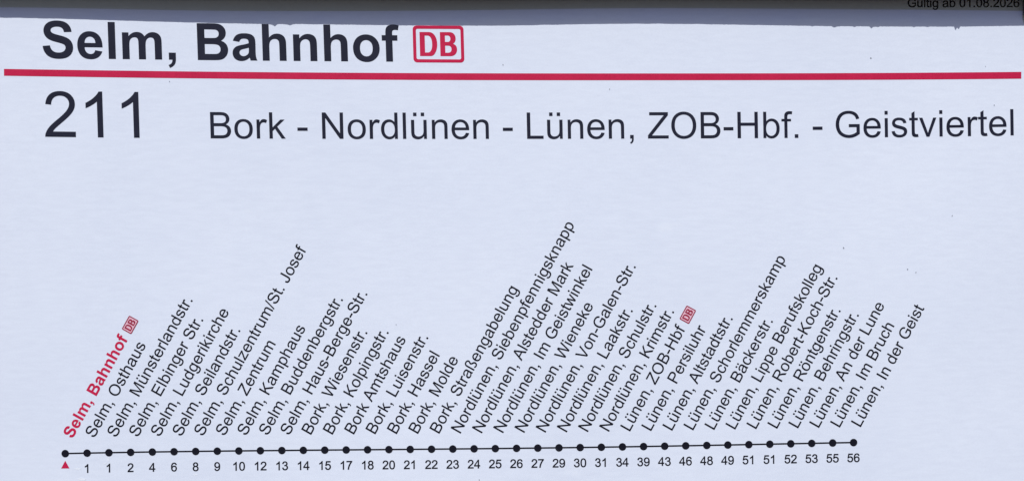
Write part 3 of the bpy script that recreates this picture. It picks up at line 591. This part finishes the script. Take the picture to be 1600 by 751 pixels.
# ------------------------------------------------------------------ the row of stops
STOPS = [
    ('Selm, Bahnhof', None), ('Selm, Osthaus', '1'), ('Selm, Münsterlandstr.', '1'), ('Selm, Elbinger Str.', '2'),
    ('Selm, Ludgerikirche', '4'), ('Selm, Seilandstr.', '6'), ('Selm, Schulzentrum/St. Josef', '8'), ('Selm, Zentrum', '9'),
    ('Selm, Kamphaus', '10'), ('Selm, Buddenbergstr.', '12'), ('Selm, Haus-Berge-Str.', '13'), ('Bork, Wiesenstr.', '14'),
    ('Bork, Kolpingstr.', '15'), ('Bork Amtshaus', '17'), ('Bork, Luisenstr.', '18'), ('Bork, Hassel', '20'), ('Bork, Molde', '21'),
    ('Bork, Straßengabelung', '22'), ('Nordlünen, Siebenpfennigsknapp', '23'), ('Nordlünen, Alstedder Mark', '24'),
    ('Nordlünen, Im Geistwinkel', '25'), ('Nordlünen, Wieneke', '26'), ('Nordlünen, Von-Galen-Str.', '27'), ('Nordlünen, Laakstr.', '29'),
    ('Nordlünen, Schulstr.', '30'), ('Nordlünen, Krimstr.', '31'), ('Lünen, ZOB-Hbf', '34'), ('Lünen, Persiluhr', '39'),
    ('Lünen, Altstadtstr.', '43'), ('Lünen, Schorlemmerskamp', '46'), ('Lünen, Bäckerstr.', '48'), ('Lünen, Lippe Berufskolleg', '49'),
    ('Lünen, Robert-Koch-Str.', '51'), ('Lünen, Röntgenstr.', '51'), ('Lünen, Behringstr.', '52'), ('Lünen, An der Lune', '53'),
    ('Lünen, Im Bruch', '55'), ('Lünen, In der Geist', '56')]
ROW = curve([(102, 707.8), (136, 707.0), (240, 705.4), (373, 703.6), (520, 702.3), (675, 700.9), (820, 699.0), (972, 696.8), (1150, 693.9), (1333, 690.4)], 4)
DOT_X = np.array([1.73101906e-04, -2.84047996e-02, 3.41054257e+01, 1.01803989e+02])
line = from_polys('route_line', [ribbon(ROW, 102, 1333.5, 2.4)], FINE_INK, sheet, 0.00005)
NAME_DX = curve([(102, 11.2), (474, 10.6), (708, 11.6), (972, 11.3), (1333, 10.2)], 2)
for i, (name, minute) in enumerate(STOPS):
    x = float(np.polyval(DOT_X, i))
    y = ROW(x)
    circ = [(x + 5.9 * math.cos(math.tau * k / 28), y + 5.9 * math.sin(math.tau * k / 28)) for k in range(28)]
    from_polys('stop_dot', [(circ, [(0, k, k + 1) for k in range(1, 27)])], FINE_INK, line, 0.00009)
    t = (x - 102) / 1231
    size = 25.55 - 0.6 * t
    ang, stem = math.radians(60.8 + 0.9 * t), math.radians(29.4)
    ax, ay = x + NAME_DX(x), y - 22.3
    def name_place(e, h, ax=ax, ay=ay, size=size, ang=ang, stem=stem):
        return (ax + size * (e * math.cos(ang) - h * 0.985 * math.cos(stem)), ay - size * (e * math.sin(ang) + h * 0.985 * math.sin(stem)))
    font = 'b' if i == 0 else 'r'
    text('stop_name', name, font, name_place, RED if i == 0 else FINE_INK, line, gain=0.007,
         label='bold red stop name above the red triangle' if i == 0 else None)
    if minute:
        k = width('r', minute) / 2
        sz = 18.6 - 0.3 * t
        slope = -0.014
        text('minute_number', minute, 'r', lambda e, h, x=x, y=y, k=k, sz=sz: (x + (e - k) * sz - 0.01 * h * sz, y + 30.7 - 0.3 * t + slope * (e - k) * sz - h * sz), FINE_INK, line, gain=0.018)
    else:
        from_polys('start_marker', [([(x, y + 11.2), (x + 6.6, y + 23.2), (x - 6.4, y + 23.3)], [(0, 1, 2)])], RED, line, 0.00005)
    if i in (0, 26):
        cx, cy = (203.2, 507.1) if i == 0 else (1074.3, 491.0)
        s = 24.2 / 80
        def small(px, py, cx=cx, cy=cy, s=s, ang=ang):
            a, b = (px - 40) * s, (py - 28.75) * s * 0.98
            return (cx + a * math.cos(ang) - b * math.sin(ang), cy - a * math.sin(ang) - b * math.cos(ang))
        o, (vv, tt) = logo('small_railway_logo', small, line, DEEP_RED, 5.0, ground=True)
        from_polys('logo_ground', [([small(*p) for p in vv], tt)], PINK, line, 0.00005)

# ------------------------------------------------------------------ specks of dirt on the paper
SPECKS = [(952.4, 139.8, 0.9), (1360.7, 90.8, 1.3), (1553.7, 164.4, 0.9), (786, 101.5, 0.9), (264.5, 127.4, 0.8), (618.8, 506.6, 0.7), (1318, 387, 1.1),
          (1418, 420.5, 1.2), (1431, 425.5, 0.9), (748.9, 748.6, 0.9), (1488, 337, 0.9), (1540, 104, 0.6)]
for u, v, r in SPECKS:
    n = 9
    ring = [(u + r * random.uniform(0.6, 1.2) * math.cos(math.tau * k / n), v + r * random.uniform(0.8, 1.6) * math.sin(math.tau * k / n)) for k in range(n)]
    from_polys('dirt_speck', [(ring, [(0, k, k + 1) for k in range(1, n - 1)])], DIRT, sheet, 0.00012)

# pale rubbed scuffs by the lower left corner
SCUFFED = ink_material('pale_scuff', (0.80, 0.85, 0.955), (0.85, 0.89, 0.97))
for u, v, a, b in ((121, 731.5, 6.5, 1.8), (127, 748, 8, 2.6), (164, 723, 3.0, 1.2), (169, 716, 1.6, 3.6), (305, 741, 5, 1.3), (52, 700, 3, 1.0)):
    n = 14
    ring = [(u + a * random.uniform(0.55, 1.15) * math.cos(math.tau * k / n), v + b * random.uniform(0.5, 1.2) * math.sin(math.tau * k / n)) for k in range(n)]
    from_polys('scuff_mark', [fill([ring])], SCUFFED, sheet, 0.00004)
